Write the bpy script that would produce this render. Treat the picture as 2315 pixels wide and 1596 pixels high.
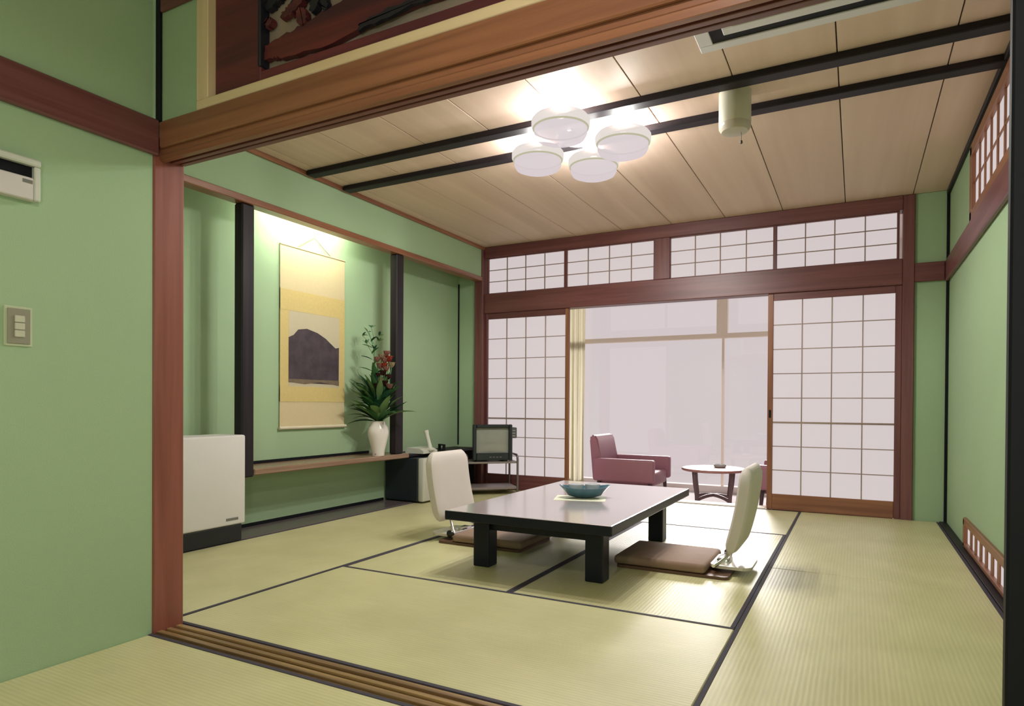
import bpy, bmesh, math, random
from mathutils import Vector, Matrix
random.seed(7)
S = bpy.context.scene
for o in list(bpy.data.objects):
    bpy.data.objects.remove(o, do_unlink=True)
C = S.collection

# ------------------------------------------------------------------ camera
F_PX, CY, YAW, PITCH, ROLL, CAMH = 1466.754, 925.7, .4882, -.0079, .0060, .7906
c_, s_ = math.cos(YAW), math.sin(YAW)
R0 = Vector((c_, s_, 0)); F0 = Vector((-s_, c_, 0)); ZZ = Vector((0, 0, 1))
FW = F0*math.cos(PITCH) + ZZ*math.sin(PITCH); U0 = -F0*math.sin(PITCH) + ZZ*math.cos(PITCH)
RT = R0*math.cos(ROLL) + U0*math.sin(ROLL); UP = -R0*math.sin(ROLL) + U0*math.cos(ROLL)
cam = bpy.data.cameras.new('camera'); cam_o = bpy.data.objects.new('camera', cam); C.objects.link(cam_o)
m = Matrix((RT, UP, -FW)).transposed().to_4x4(); m.translation = (0, 0, CAMH); cam_o.matrix_world = m
cam.sensor_fit = 'HORIZONTAL'; cam.sensor_width = 36; cam.lens = F_PX*36/2315
cam.shift_y = (CY - 798)/2315; cam.clip_start = .03
S.camera = cam_o

# ------------------------------------------------------------------ world, sun, exposure
W = bpy.data.worlds.new('sky'); S.world = W; W.use_nodes = True
W.node_tree.nodes['Background'].inputs[0].default_value = (.69, .605, .615, 1)
W.node_tree.nodes['Background'].inputs[1].default_value = 1.0
sl = bpy.data.lights.new('sun', 'SUN'); sl.energy = 4.6; sl.angle = math.radians(22); sl.color = (1, .95, .93)
so = bpy.data.objects.new('sun', sl); C.objects.link(so)
so.rotation_euler = Vector((.10, -1, -.50)).to_track_quat('-Z', 'Y').to_euler()
S.view_settings.view_transform = 'Standard'; S.view_settings.look = 'None'
S.view_settings.exposure = 0; S.view_settings.gamma = 1; S.view_settings.use_curve_mapping = False
LAMP_W = 190      # each of the four ceiling globes
ADDED_PENDANT_W = 31      # added unseen pendant of the front room
FILL_W = 66      # added unseen fill lamp behind the camera
TUBE_E = 72        # tube behind the alcove beam

# ------------------------------------------------------------------ materials
def srgb(r, g, b):
    f = lambda v: ((v/255+.055)/1.055)**2.4 if v/255 > .04045 else v/255/12.92
    return (f(r), f(g), f(b), 1)
MC = {}
def new_mat(name):
    m = bpy.data.materials.new(name); m.use_nodes = True
    nt = m.node_tree; return m, nt, nt.nodes, nt.links, nt.nodes['Principled BSDF']
def plain(name, col, rough=.5, var=.08, scale=6, metal=0, spec=.5, bump=0, bscale=200, ior=1.5, coat=0):
    if name in MC: return MC[name]
    m, nt, N, L, P = new_mat(name)
    P.inputs['Roughness'].default_value = rough; P.inputs['Metallic'].default_value = metal
    P.inputs['Specular IOR Level'].default_value = spec; P.inputs['IOR'].default_value = ior
    P.inputs['Coat Weight'].default_value = coat
    tc = N.new('ShaderNodeTexCoord'); no = N.new('ShaderNodeTexNoise'); no.inputs['Scale'].default_value = scale
    no.inputs['Detail'].default_value = 4
    L.new(tc.outputs['Object'], no.inputs['Vector'])
    mx = N.new('ShaderNodeMix'); mx.data_type = 'RGBA'
    mx.inputs[6].default_value = (col[0]*(1-var), col[1]*(1-var), col[2]*(1-var), 1)
    mx.inputs[7].default_value = (min(1, col[0]*(1+var)), min(1, col[1]*(1+var)), min(1, col[2]*(1+var)), 1)
    L.new(no.outputs['Fac'], mx.inputs[0]); L.new(mx.outputs[2], P.inputs['Base Color'])
    if bump:
        n2 = N.new('ShaderNodeTexNoise'); n2.inputs['Scale'].default_value = bscale
        L.new(tc.outputs['Object'], n2.inputs['Vector'])
        b = N.new('ShaderNodeBump'); b.inputs['Strength'].default_value = bump; b.inputs['Distance'].default_value = .002
        L.new(n2.outputs['Fac'], b.inputs['Height']); L.new(b.outputs['Normal'], P.inputs['Normal'])
    MC[name] = m; return m
def wood(name, c1, c2, axis, rough=.4, gs=28, spec=.5):
    key = name + 'xyz'[axis]
    if key in MC: return MC[key]
    m, nt, N, L, P = new_mat(key)
    P.inputs['Roughness'].default_value = rough; P.inputs['Specular IOR Level'].default_value = spec
    tc = N.new('ShaderNodeTexCoord'); mp = N.new('ShaderNodeMapping')
    sc = [gs]*3; sc[axis] = gs*.045; mp.inputs['Scale'].default_value = sc
    oi = N.new('ShaderNodeObjectInfo')
    L.new(tc.outputs['Object'], mp.inputs['Vector'])
    mul = N.new('ShaderNodeMath'); mul.operation = 'MULTIPLY'; mul.inputs[1].default_value = 37
    L.new(oi.outputs['Random'], mul.inputs[0]); L.new(mul.outputs[0], mp.inputs['Location'])
    no = N.new('ShaderNodeTexNoise'); no.inputs['Scale'].default_value = 1; no.inputs['Detail'].default_value = 5
    no.inputs['Distortion'].default_value = .6
    L.new(mp.outputs[0], no.inputs['Vector'])
    rp = N.new('ShaderNodeValToRGB'); rp.color_ramp.elements[0].position = .32; rp.color_ramp.elements[1].position = .7
    rp.color_ramp.elements[0].color = c1; rp.color_ramp.elements[1].color = c2
    L.new(no.outputs['Fac'], rp.inputs[0]); L.new(rp.outputs[0], P.inputs['Base Color'])
    b = N.new('ShaderNodeBump'); b.inputs['Strength'].default_value = .15; b.inputs['Distance'].default_value = .001
    L.new(no.outputs['Fac'], b.inputs['Height']); L.new(b.outputs['Normal'], P.inputs['Normal'])
    MC[key] = m; return m
def glow(name, col, strength, dif=.15):
    if name in MC: return MC[name]
    m, nt, N, L, P = new_mat(name)
    P.inputs['Base Color'].default_value = (dif, dif*.93, dif*.92, 1); P.inputs['Roughness'].default_value = .8
    tc = N.new('ShaderNodeTexCoord'); no = N.new('ShaderNodeTexNoise'); no.inputs['Scale'].default_value = 12
    L.new(tc.outputs['Object'], no.inputs['Vector'])
    mx = N.new('ShaderNodeMix'); mx.data_type = 'RGBA'
    mx.inputs[6].default_value = tuple(v*.97 for v in col[:3]) + (1,); mx.inputs[7].default_value = col
    L.new(no.outputs['Fac'], mx.inputs[0]); L.new(mx.outputs[2], P.inputs['Emission Color'])
    P.inputs['Emission Strength'].default_value = strength
    MC[name] = m; return m
def tatami_mat():
    if 'tatami' in MC: return MC['tatami']
    m, nt, N, L, P = new_mat('tatami')
    P.inputs['Roughness'].default_value = .42; P.inputs['Specular IOR Level'].default_value = .6
    tc = N.new('ShaderNodeTexCoord')
    wv = N.new('ShaderNodeTexWave'); wv.bands_direction = 'X'; wv.inputs['Scale'].default_value = 22
    wv.inputs['Distortion'].default_value = .6; wv.inputs['Detail'].default_value = 1
    no = N.new('ShaderNodeTexNoise'); no.inputs['Scale'].default_value = 3.2; no.inputs['Detail'].default_value = 6
    mp = N.new('ShaderNodeMapping'); mp.inputs['Scale'].default_value = (60, 3, 1)
    n2 = N.new('ShaderNodeTexNoise'); n2.inputs['Scale'].default_value = 2
    L.new(tc.outputs['Object'], wv.inputs['Vector']); L.new(tc.outputs['Object'], no.inputs['Vector'])
    L.new(tc.outputs['Object'], mp.inputs['Vector']); L.new(mp.outputs[0], n2.inputs['Vector'])
    rp = N.new('ShaderNodeValToRGB'); rp.color_ramp.elements[0].position = .3; rp.color_ramp.elements[1].position = .72
    rp.color_ramp.elements[0].color = (.565, .54, .285, 1); rp.color_ramp.elements[1].color = (.66, .63, .36, 1)
    L.new(no.outputs['Fac'], rp.inputs[0])
    mx = N.new('ShaderNodeMix'); mx.data_type = 'RGBA'; mx.blend_type = 'MULTIPLY'
    r2 = N.new('ShaderNodeMapRange'); r2.inputs['To Min'].default_value = .93; r2.inputs['To Max'].default_value = 1.03
    L.new(wv.outputs['Fac'], r2.inputs['Value'])
    mx.inputs[0].default_value = 1; L.new(rp.outputs[0], mx.inputs[6]); L.new(r2.outputs[0], mx.inputs[7])
    m3 = N.new('ShaderNodeMix'); m3.data_type = 'RGBA'; m3.blend_type = 'MULTIPLY'; m3.inputs[0].default_value = 1
    r3 = N.new('ShaderNodeMapRange'); r3.inputs['To Min'].default_value = .92; r3.inputs['To Max'].default_value = 1.1
    L.new(n2.outputs['Fac'], r3.inputs['Value']); L.new(mx.outputs[2], m3.inputs[6]); L.new(r3.outputs[0], m3.inputs[7])
    L.new(m3.outputs[2], P.inputs['Base Color'])
    b = N.new('ShaderNodeBump'); b.inputs['Strength'].default_value = .2; b.inputs['Distance'].default_value = .001
    L.new(wv.outputs['Fac'], b.inputs['Height']); L.new(b.outputs['Normal'], P.inputs['Normal'])
    MC['tatami'] = m; return m
def curtain_cloth():
    m = bpy.data.materials.new('sheer_curtain'); m.use_nodes = True; N = m.node_tree.nodes; L = m.node_tree.links
    N.remove(N['Principled BSDF'])
    d = N.new('ShaderNodeBsdfDiffuse'); t = N.new('ShaderNodeBsdfTranslucent'); mx = N.new('ShaderNodeMixShader'); mx.inputs[0].default_value = .72
    d.inputs[0].default_value = (.85, .83, .72, 1); t.inputs[0].default_value = (.92, .90, .78, 1)
    L.new(d.outputs[0], mx.inputs[1]); L.new(t.outputs[0], mx.inputs[2]); L.new(mx.outputs[0], N['Material Output'].inputs[0])
    return m
def clear_glass():
    if 'glass' in MC: return MC['glass']
    m = bpy.data.materials.new('window_glass'); m.use_nodes = True; nt = m.node_tree; N = nt.nodes; L = nt.links
    N.remove(N['Principled BSDF'])
    t = N.new('ShaderNodeBsdfTransparent'); g = N.new('ShaderNodeBsdfGlossy'); g.inputs['Roughness'].default_value = .02
    mx = N.new('ShaderNodeMixShader'); mx.inputs[0].default_value = .04
    L.new(t.outputs[0], mx.inputs[1]); L.new(g.outputs[0], mx.inputs[2]); L.new(mx.outputs[0], N['Material Output'].inputs[0])
    MC['glass'] = m; return m
def diffuser(name, col, strength, clear):
    if name in MC: return MC[name]
    m = bpy.data.materials.new(name); m.use_nodes = True; nt = m.node_tree; N = nt.nodes; L = nt.links
    N.remove(N['Principled BSDF'])
    e = N.new('ShaderNodeEmission'); e.inputs[0].default_value = col; e.inputs[1].default_value = strength
    t = N.new('ShaderNodeBsdfTransparent'); mx = N.new('ShaderNodeMixShader'); mx.inputs[0].default_value = clear
    L.new(e.outputs[0], mx.inputs[1]); L.new(t.outputs[0], mx.inputs[2]); L.new(mx.outputs[0], N['Material Output'].inputs[0])
    MC[name] = m; return m

GREEN = plain('green_plaster', (.35, .485, .30), .85, .05, 2.5, bump=.25, bscale=260, spec=.25)
WHITEP = plain('white_plaster', (.80, .74, .72), .85, .03, 3, spec=.3)
BLACK = plain('black_lacquer_trim', (.006, .007, .010), .55, .2, 4, spec=.2)
HERI = plain('black_cloth_border', (.050, .043, .062), .8, .25, 60)
TAT = tatami_mat()
PAPER = glow('glowing_shoji_paper', (.66, .585, .59, 1), .92, .1)  # daylight behind the paper is put in as emission
def redwood(a): return wood('red_brown_wood', (.125, .038, .040, 1), (.20, .072, .070, 1), a, .38)
def lintelwood(a): return wood('orange_brown_wood', (.20, .075, .040, 1), (.32, .132, .066, 1), a, .35)
def postwood(a): return wood('post_wood', (.20, .058, .042, 1), (.30, .098, .072, 1), a, .4)
def darkwood(a): return wood('black_brown_wood', (.012, .010, .014, 1), (.028, .020, .024, 1), a, .5, spec=.25)
def creamwood(a): return wood('cream_wood', (.68, .51, .30, 1), (.77, .60, .38, 1), a, .5)
def ceilwood(a): return wood('ceiling_board', (.65, .475, .385, 1), (.74, .56, .46, 1), a, .55, 9)
def sillwood(a): return wood('worn_sill_wood', (.17, .095, .045, 1), (.42, .27, .11, 1), a, .4, 30)
def palewood(a): return wood('overexposed_window_wood', (.95, .84, .72, 1), (.98, .89, .80, 1), a, .5)  # overexposure is put into this near white wood colour
def muntwood(a): return wood('washed_out_lattice_wood', (.30, .21, .19, 1), (.40, .30, .27, 1), a, .6)  # wood colour lightened for the glare of the bright panes around it
PICK = dict(munt=muntwood, red=redwood, lintel=lintelwood, post=postwood, dark=darkwood, cream=creamwood, ceil=ceilwood, sill=sillwood, pale=palewood)

# ------------------------------------------------------------------ helpers
def link(name, me, mat, parent=None, loc=(0, 0, 0)):
    o = bpy.data.objects.new(name, me); C.objects.link(o); o.location = loc
    if mat is not None and not me.materials: me.materials.append(mat)
    if parent: o.parent = parent
    return o
def from_bm(name, bm, mat, parent=None, loc=(0, 0, 0), smooth=False):
    bmesh.ops.recalc_face_normals(bm, faces=bm.faces)
    me = bpy.data.meshes.new(name); bm.to_mesh(me); bm.free()
    if smooth:
        for p in me.polygons: p.use_smooth = True
        try: me.set_sharp_from_angle(angle=math.radians(40))
        except Exception: pass
    return link(name, me, mat, parent, loc)
def box_bm(dx, dy, dz, bevel=.002, seg=1):
    bm = bmesh.new(); bmesh.ops.create_cube(bm, size=1)
    bmesh.ops.scale(bm, vec=(dx, dy, dz), verts=bm.verts)
    if bevel:
        bmesh.ops.bevel(bm, geom=bm.edges[:], offset=min(bevel, .45*min(dx, dy, dz)), segments=seg, affect='EDGES', profile=.5)
    return bm
def box(name, x0, x1, y0, y1, z0, z1, mat, parent=None, bevel=.002, seg=1, smooth=False):
    d = (x1-x0, y1-y0, z1-z0)
    if isinstance(mat, str): mat = PICK[mat](max(range(3), key=lambda i: d[i]))
    return from_bm(name, box_bm(*d, bevel, seg), mat, parent, ((x0+x1)/2, (y0+y1)/2, (z0+z1)/2), smooth)
def tag(o, label, cat, group=None, kind=None):
    o['label'] = label; o['category'] = cat
    if group: o['group'] = group
    if kind: o['kind'] = kind
    return o
def struct(o, label, cat): return tag(o, label, cat, None, 'structure')
def empty(name, loc=(0, 0, 0), rz=0):
    o = bpy.data.objects.new(name, None); C.objects.link(o); o.location = loc; o.rotation_euler = (0, 0, rz)
    o.empty_display_size = .1; return o
def sbox(name, *a, label='', cat='', **k): return struct(box(name, *a, **k), label, cat)
def tube_bm(pts, r, n=8, bm=None, cap=True):
    bm = bm or bmesh.new(); rings = []
    pts = [Vector(p) for p in pts]; prev = None
    for i, p in enumerate(pts):
        t = (pts[min(i+1, len(pts)-1)] - pts[max(i-1, 0)]).normalized()
        if prev is None:
            a = Vector((0, 0, 1)) if abs(t.z) < .9 else Vector((1, 0, 0)); u = t.cross(a).normalized()
        else: u = (prev - t*prev.dot(t)).normalized()
        prev = u; v = t.cross(u); rr = r[i] if isinstance(r, (list, tuple)) else r
        rings.append([bm.verts.new(p + (u*math.cos(2*math.pi*k/n) + v*math.sin(2*math.pi*k/n))*rr) for k in range(n)])
    for a, b in zip(rings, rings[1:]):
        for k in range(n): bm.faces.new((a[k], a[(k+1) % n], b[(k+1) % n], b[k]))
    if cap: bm.faces.new(rings[0][::-1]); bm.faces.new(rings[-1])
    return bm
def tube(name, pts, r, mat, parent=None, n=8): return from_bm(name, tube_bm(pts, r, n), mat, parent, smooth=True)
def lathe(name, prof, mat, parent=None, loc=(0, 0, 0), n=32):
    bm = bmesh.new(); rings = []
    for r, z in prof:
        if r < 1e-5: rings.append([bm.verts.new((0, 0, z))])
        else: rings.append([bm.verts.new((r*math.cos(2*math.pi*k/n), r*math.sin(2*math.pi*k/n), z)) for k in range(n)])
    for a, b in zip(rings, rings[1:]):
        for k in range(n):
            q = [a[k % len(a)], a[(k+1) % len(a)], b[(k+1) % len(b)], b[k % len(b)]]
            q = list(dict.fromkeys(q))
            if len(q) > 2: bm.faces.new(q)
    return from_bm(name, bm, mat, parent, loc, True)
def prism_bm(poly, t, bm=None):
    """poly in XZ, thickness t along +Y."""
    bm = bm or bmesh.new()
    a = [bm.verts.new((x, 0, z)) for x, z in poly]; b = [bm.verts.new((x, t, z)) for x, z in poly]
    n = len(poly)
    bm.faces.new(a); bm.faces.new(b[::-1])
    for i in range(n): bm.faces.new((a[i], b[i], b[(i+1) % n], a[(i+1) % n]))
    return bm
def round_poly(w, h, r, n=6):
    out = []
    for cx, cy, a0 in ((w/2-r, h/2-r, 0), (-w/2+r, h/2-r, 90), (-w/2+r, -h/2+r, 180), (w/2-r, -h/2+r, 270)):
        for k in range(n+1):
            a = math.radians(a0 + 90*k/n); out.append((cx + r*math.cos(a), cy + r*math.sin(a)))
    return out
def copy_tree(o, parent=None):
    c = o.copy(); C.objects.link(c); c.parent = parent
    for ch in list(o.children): copy_tree(ch, c)
    return c

# ================================================================== SETTING
XL, XA, XR, YT0, YT, YB, ZC = -3.125, -3.41, .55, 1.377, 1.494, 5.303, 2.268
XW = -2.119
SEAM_R, SEAM_M, SEAM_L = -.374, -1.284, -2.194
# floor and mats
fl = box('floor', -3.55, 1.6, -2.3, 5.43, -.15, -.05, plain('subfloor', (.12, .08, .05), .8), bevel=0)
struct(fl, 'straw coloured tatami floor of both rooms with dark cloth mat borders', 'floor')
def tatami(x0, x1, y0, y1, long_axis):
    cx, cy = (x0+x1)/2, (y0+y1)/2; g = .0015; hw = .016
    lx, ly = x1-x0-2*g, y1-y0-2*g
    a, b = (lx, ly) if long_axis == 'Y' else (ly, lx)
    o = from_bm('tatami_mat', box_bm(a, b, .05, .003), TAT, fl, (cx, cy, .1-.025))
    if long_axis == 'X': o.rotation_euler.z = math.pi/2
    for s in (-1, 1):
        bo = box('border', -hw/2, hw/2, -b/2, b/2, -.012, .0012, HERI, o, .001)
        bo.location = (s*(a/2-hw/2+.0008), 0, .025+.0012-.006)
    return o
fl_off = Vector(fl.location)
def mats(lst):
    for x0, x1, y0, y1, ax in lst:
        o = tatami(x0, x1, y0, y1, ax); o.location = Vector(((x0+x1)/2, (y0+y1)/2, -.025)) - fl_off
YM = 3.39; XT = XR-.045; YE = YB-.012
mats([(XL, SEAM_L, YT, YM, 'Y'), (XL, SEAM_L, YM, YE, 'Y'), (SEAM_L, SEAM_R, YT, 2.404, 'X'),
      (SEAM_L, SEAM_M, 2.404, 4.28, 'Y'), (SEAM_M, SEAM_R, 2.404, 4.28, 'Y'), (SEAM_L, SEAM_R, 4.28, YE, 'X'),
      (SEAM_R, XT, YT, YM, 'Y'), (SEAM_R, XT, YM, YE, 'Y'),
      (XW, -.30, .467, YT0, 'X'), (-.30, 1.4, .467, YT0, 'X'), (XW, -.30, -.443, .467, 'X'), (-.30, 1.4, -.443, .467, 'X'),
      (XW, -.30, -1.353, -.443, 'X'), (-.30, 1.4, -1.353, -.443, 'X'), (XW, -.30, -2.2, -1.353, 'X'), (-.30, 1.4, -2.2, -1.353, 'X')])
# alcove floor board and edge strips
sbox('trim_1', XA, XL-.002, YT, YB, -.05, .004, wood('polished_lit_board', (.10, .080, .082, 1), (.17, .135, .135, 1), 1, .25), label='dark polished floor board under the alcove shelf', cat='board', bevel=.004)  # dark board greyed to carry the light it reflects
sbox('trim_2', XT+.002, XR, YT, YB, -.05, .006, 'dark', label='narrow dark wood strip along the foot of the right wall', cat='trim', bevel=.003)
# threshold with two grooves
th = struct(empty('trim_3', (0, 0, 0)), 'worn grooved wooden threshold between the two rooms', 'threshold')
box('sill', -2.115, 1.5, YT0+.004, YT-.004, -.05, -.004, 'sill', th)
for y0, y1 in ((YT0+.012, YT0+.034), (YT0+.050, YT0+.068), (YT0+.084, YT0+.106)):
    box('rib', -2.115, 1.5, y0, y1, -.004, .004, 'sill', th, .0015)
# front left wall, back and right walls and ceiling of the front room
sbox('wall_left', XW-.1, XW, -2.3, YT0, -.05, 2.42, GREEN, label='green plastered wall of the front room with wall switch', cat='wall', bevel=0)
sbox('wall_rear', XW, 1.4, -2.3, -2.2, -.05, 2.42, GREEN, label='green plastered rear wall of the front room', cat='wall', bevel=0)
sbox('wall_side', 1.4, 1.5, -2.3, YT0, -.05, 2.42, GREEN, label='green plastered side wall of the front room opposite the switch', cat='wall', bevel=0)
sbox('ceiling_front', XW-.1, 1.5, -2.3, YT, 2.42, 2.48, 'ceil', label='board ceiling of the front room', cat='ceiling', bevel=0)
# corner post of the opening + hidden wall beside it
sbox('trim_4', XW-.11, XW+.004, YT0+.001, YT, -.05, 1.70, 'post', label='reddish brown square post at the opening beside the green front wall', cat='post', bevel=.006)
sbox('wall_near', -3.55, XW-.11, YT-.10, YT-.002, -.05, 2.42, GREEN, label='green wall strip beside the opening post inside the alcove corner', cat='wall', bevel=0)
# picture rails of the front room
sbox('trim_5', XW, XW+.022, -2.2, YT0+.012, 1.628, 1.748, 'red', label='dark red picture rail on the green front wall', cat='rail', bevel=.005)
sbox('trim_6', XW+.022, 1.4, 1.385, 1.40, 1.654, 1.742, 'lintel', label='orange brown picture rail over the room opening', cat='rail', bevel=.004)
km = struct(empty('trim_7'), 'grooved red brown lintel board over the opening', 'lintel')
box('lintel_board', XW+.005, 1.4, 1.40, YT, 1.637, 1.70, 'lintel', km, .002)
for y0, y1, zb, mt_ in ((1.400, 1.420, 1.616, 'lintel'), (1.440, 1.457, 1.621, 'red'), (1.474, 1.494, 1.627, 'red')):
    box('rib', XW+.005, 1.4, y0, y1, zb, 1.637, mt_, km, .0015)
# wall above the lintel
YK = 1.398
sbox('wall_transom', XW, -1.912, YK, YT-.01, 1.70, 2.42, GREEN, label='narrow green wall panel between the corner and the carved transom', cat='wall', bevel=0)
sbox('wall_transom_end', .30, 1.4, YK, YT-.01, 1.70, 2.42, GREEN, label='green wall panel at the far end of the carved transom', cat='wall', bevel=0)
sbox('wall_transom_top', -1.912, .30, YK+.01, YT-.01, 2.26, 2.42, GREEN, label='green wall strip above the carved transom', cat='wall', bevel=0)
sbox('trim_8', XW, XW+.022, YK-.012, YK, 1.745, 2.42, BLACK, label='thin black corner strip above the picture rail', cat='trim', bevel=.002)
sbox('trim_9', XW+.024, -1.915, YK-.012, YK, 2.112, 2.19, 'red', label='short dull brown board high beside the carved transom', cat='trim', bevel=.003)
# carved transom
rn = empty('carved_transom', (-1.912, YK, 1.745)); tag(rn, 'dark red wooden carved openwork transom in a cream frame above the opening', 'transom panel')
def rbox(n, x0, x1, y0, y1, z0, z1, mt, bev=.003): return box(n, x0+1.912, x1+1.912, y0-YK, y1-YK, z0-1.745, z1-1.745, mt, rn, bev)
rbox('frame', -1.912, .30, YK-.008, 1.46, 1.743, 1.775, 'cream'); rbox('frame', -1.912, -1.856, YK-.008, 1.46, 1.775, 2.26, 'cream')
rbox('frame', .244, .30, YK-.008, 1.46, 1.775, 2.26, 'cream'); rbox('frame', -1.856, .244, YK-.008, 1.46, 2.225, 2.26, 'cream')
deep = wood('carved_dark_wood', (.075, .015, .024, 1), (.155, .030, .038, 1), 0, .45)
rbox('panel_board', -1.856, -1.645, 1.418, 1.445, 1.775, 2.225, deep); rbox('panel_board', .03, .244, 1.418, 1.445, 1.775, 2.225, deep)
rbox('panel_board', -1.645, .03, 1.418, 1.445, 1.775, 1.822, deep); rbox('panel_board', -1.645, .03, 1.418, 1.445, 2.18, 2.225, deep)
rbox('backing_board', -1.86, .25, 1.452, 1.459, 1.775, 2.225, plain('grey_beige_backing', (.34, .26, .20), .8), 0)
lip = plain('dark_carving_edge', (.012, .012, .022), .5, .2)
rbox('opening_edge', -1.653, -1.640, 1.412, 1.45, 1.835, 2.18, lip); rbox('opening_edge', -1.63, .02, 1.43, 1.45, 1.818, 1.826, lip)
def blob(pts, jitter, sub=5):
    out = []
    for (x0, z0), (x1, z1) in zip(pts, pts[1:] + pts[:1]):
        for k in range(sub):
            t = k/sub; out.append((x0+(x1-x0)*t + random.uniform(-jitter, jitter), z0+(z1-z0)*t + random.uniform(-jitter, jitter)))
    return out
def carve(name, pts, y, t, mt, j=.004):
    p = [(x+1.912, z-1.745) for x, z in blob(pts, j)]
    return from_bm(name, prism_bm(p, t), mt, rn, (0, y-YK, 0))
cloud = wood('carved_cloud_wood', (.055, .012, .024, 1), (.16, .028, .028, 1), 0, .45)
carve('carved_cloud', [(-1.64, 1.862), (-1.60, 1.858), (-1.57, 1.850), (-1.40, 1.838), (-1.20, 1.862), (-.95, 1.87), (-.6, 1.88), (-.2, 1.87), (.02, 1.90),
      (.02, 1.97), (-.3, 1.99), (-.7, 1.965), (-1.0, 1.985), (-1.25, 1.965), (-1.38, 1.945), (-1.48, 1.925), (-1.56, 1.915), (-1.64, 1.90)], 1.428, .02, cloud)
for k, (x, z, w, h, r) in enumerate([(-1.52, 1.985, .10, .03, .35), (-1.43, 1.975, .03, .05, -.5), (-1.45, 2.02, .16, .035, .2), (-1.33, 2.015, .05, .05, .6), (-1.25, 2.02, .12, .03, .3),
      (-1.60, 2.035, .09, .03, .4), (-1.57, 2.09, .12, .04, .1), (-1.36, 2.075, .15, .035, .2), (-1.12, 2.03, .18, .035, .2), (-1.15, 2.1, .22, .04, .1), (-.85, 2.05, .3, .05, .1), (-.4, 2.06, .4, .05, 0),
      (-1.48, 1.95, .04, .06, .3), (-1.39, 1.965, .025, .05, .3), (-1.05, 2.0, .04, .07, .3), (-1.62, 1.97, .03, .03, 0), (-.65, 2.12, .5, .05, .05)]):
    pts = [(x + w*.5*math.cos(a)*math.cos(r) - h*.5*math.sin(a)*math.sin(r), z + w*.5*math.cos(a)*math.sin(r) + h*.5*math.sin(a)*math.cos(r)) for a in [i*math.pi/5 for i in range(10)]]
    carve('carved_branch', pts, 1.424 + .002*(k % 3), .02, lip if k % 3 else cloud, .004)
carve('carved_ridge', [(-1.25, 1.845), (-1.15, 1.855), (-.95, 1.872), (-.7, 1.885), (-.4, 1.875), (-.4, 1.892), (-.7, 1.905), (-.95, 1.89), (-1.15, 1.875), (-1.25, 1.86)], 1.418, .012, lip, .005)

# main ceiling of separate boards
ce = struct(box('ceiling', -3.55, 1.5, YT, 5.43, ZC+.012, ZC+.06, plain('ceiling_backing', (.06, .04, .03), .9), bevel=0),
            'pale wood board ceiling of the main room with two dark battens', 'ceiling')
ceo = Vector(ce.location); xs = [XR-.003, .335, -.085, -.505, -.925, -1.345, -1.765, -2.185, -2.605, -3.025, XL]
for a, b in zip(xs, xs[1:]):
    o = box('ceiling_board', b+.0025, a-.0025, YT+.001, YB-.001, ZC, ZC+.012, 'ceil', ce, .0015); o.location -= ceo
for y in (3.03, 3.36):
    o = box('batten', XL+.03, XR-.002, y, y+.072, ZC-.032, ZC, 'dark', ce, .004); o.location -= ceo
sbox('trim_10', XL, XL+.022, YT, YB, ZC-.028, ZC-.001, 'lintel', label='thin brown cornice between the ceiling and the left green wall', cat='cornice', bevel=.003)
sbox('trim_11', XR-.02, XR, YT, YB, ZC-.03, ZC-.001, 'dark', label='dark cornice between the ceiling and the right green wall', cat='cornice', bevel=.003)

# alcove side (left)
sbox('wall_alcove_header', XL-.06, XL, YT, YB, 1.985, ZC+.012, GREEN, label='green wall band above the alcove beam', cat='wall', bevel=0)
sbox('trim_12', XL-.07, XL+.012, YT, YB-.05, 1.945, 1.985, 'lintel', label='long brown beam across the top of the alcove', cat='beam', bevel=.004)
sbox('wall_alcove', XA-.1, XA, YT, YB+.1, -.05, 2.30, GREEN, label='green plastered back wall of the alcove', cat='wall', bevel=0)
sbox('ceiling_alcove', XA, XL-.06, YT, YB, 2.12, 2.16, 'ceil', label='small board ceiling inside the alcove', cat='ceiling', bevel=0)
sbox('trim_13', XL-.075, XL-.005, 2.572, 2.662, .355, 1.945, 'dark', label='dark slender alcove post above the white heater', cat='post', bevel=.008)
sbox('trim_14', XL-.075, XL-.005, 3.995, 4.085, .40, 1.945, 'dark', label='dark slender alcove post beside the flower vase', cat='post', bevel=.008)
sbox('trim_15', XA, XA+.012, 2.66, 3.995, .40, .418, BLACK, label='thin black edging where alcove wall meets the shelf', cat='trim', bevel=.001)
sbox('trim_16', XA, XA+.012, YT, 4.18, .004, .025, BLACK, label='thin black edging at the foot of the alcove wall', cat='trim', bevel=.001)
sbox('trim_31', XA, XA+.010, YB-.008, YB+.006, .40, 1.945, BLACK, label='thin black upright strip in the alcove corner by the television', cat='trim', bevel=.001)
# back wall at the television corner
sbox('wall_back_left', XA, XL-.075, YB+.006, YB+.12, -.05, 2.30, GREEN, label='narrow green return wall behind the television corner', cat='wall', bevel=0)
sbox('trim_17', XL-.075, XL+.016, YB-.05, YB+.10, -.05, ZC, 'red', label='dark red corner pillar beside the television', cat='pillar', bevel=.006)
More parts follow.
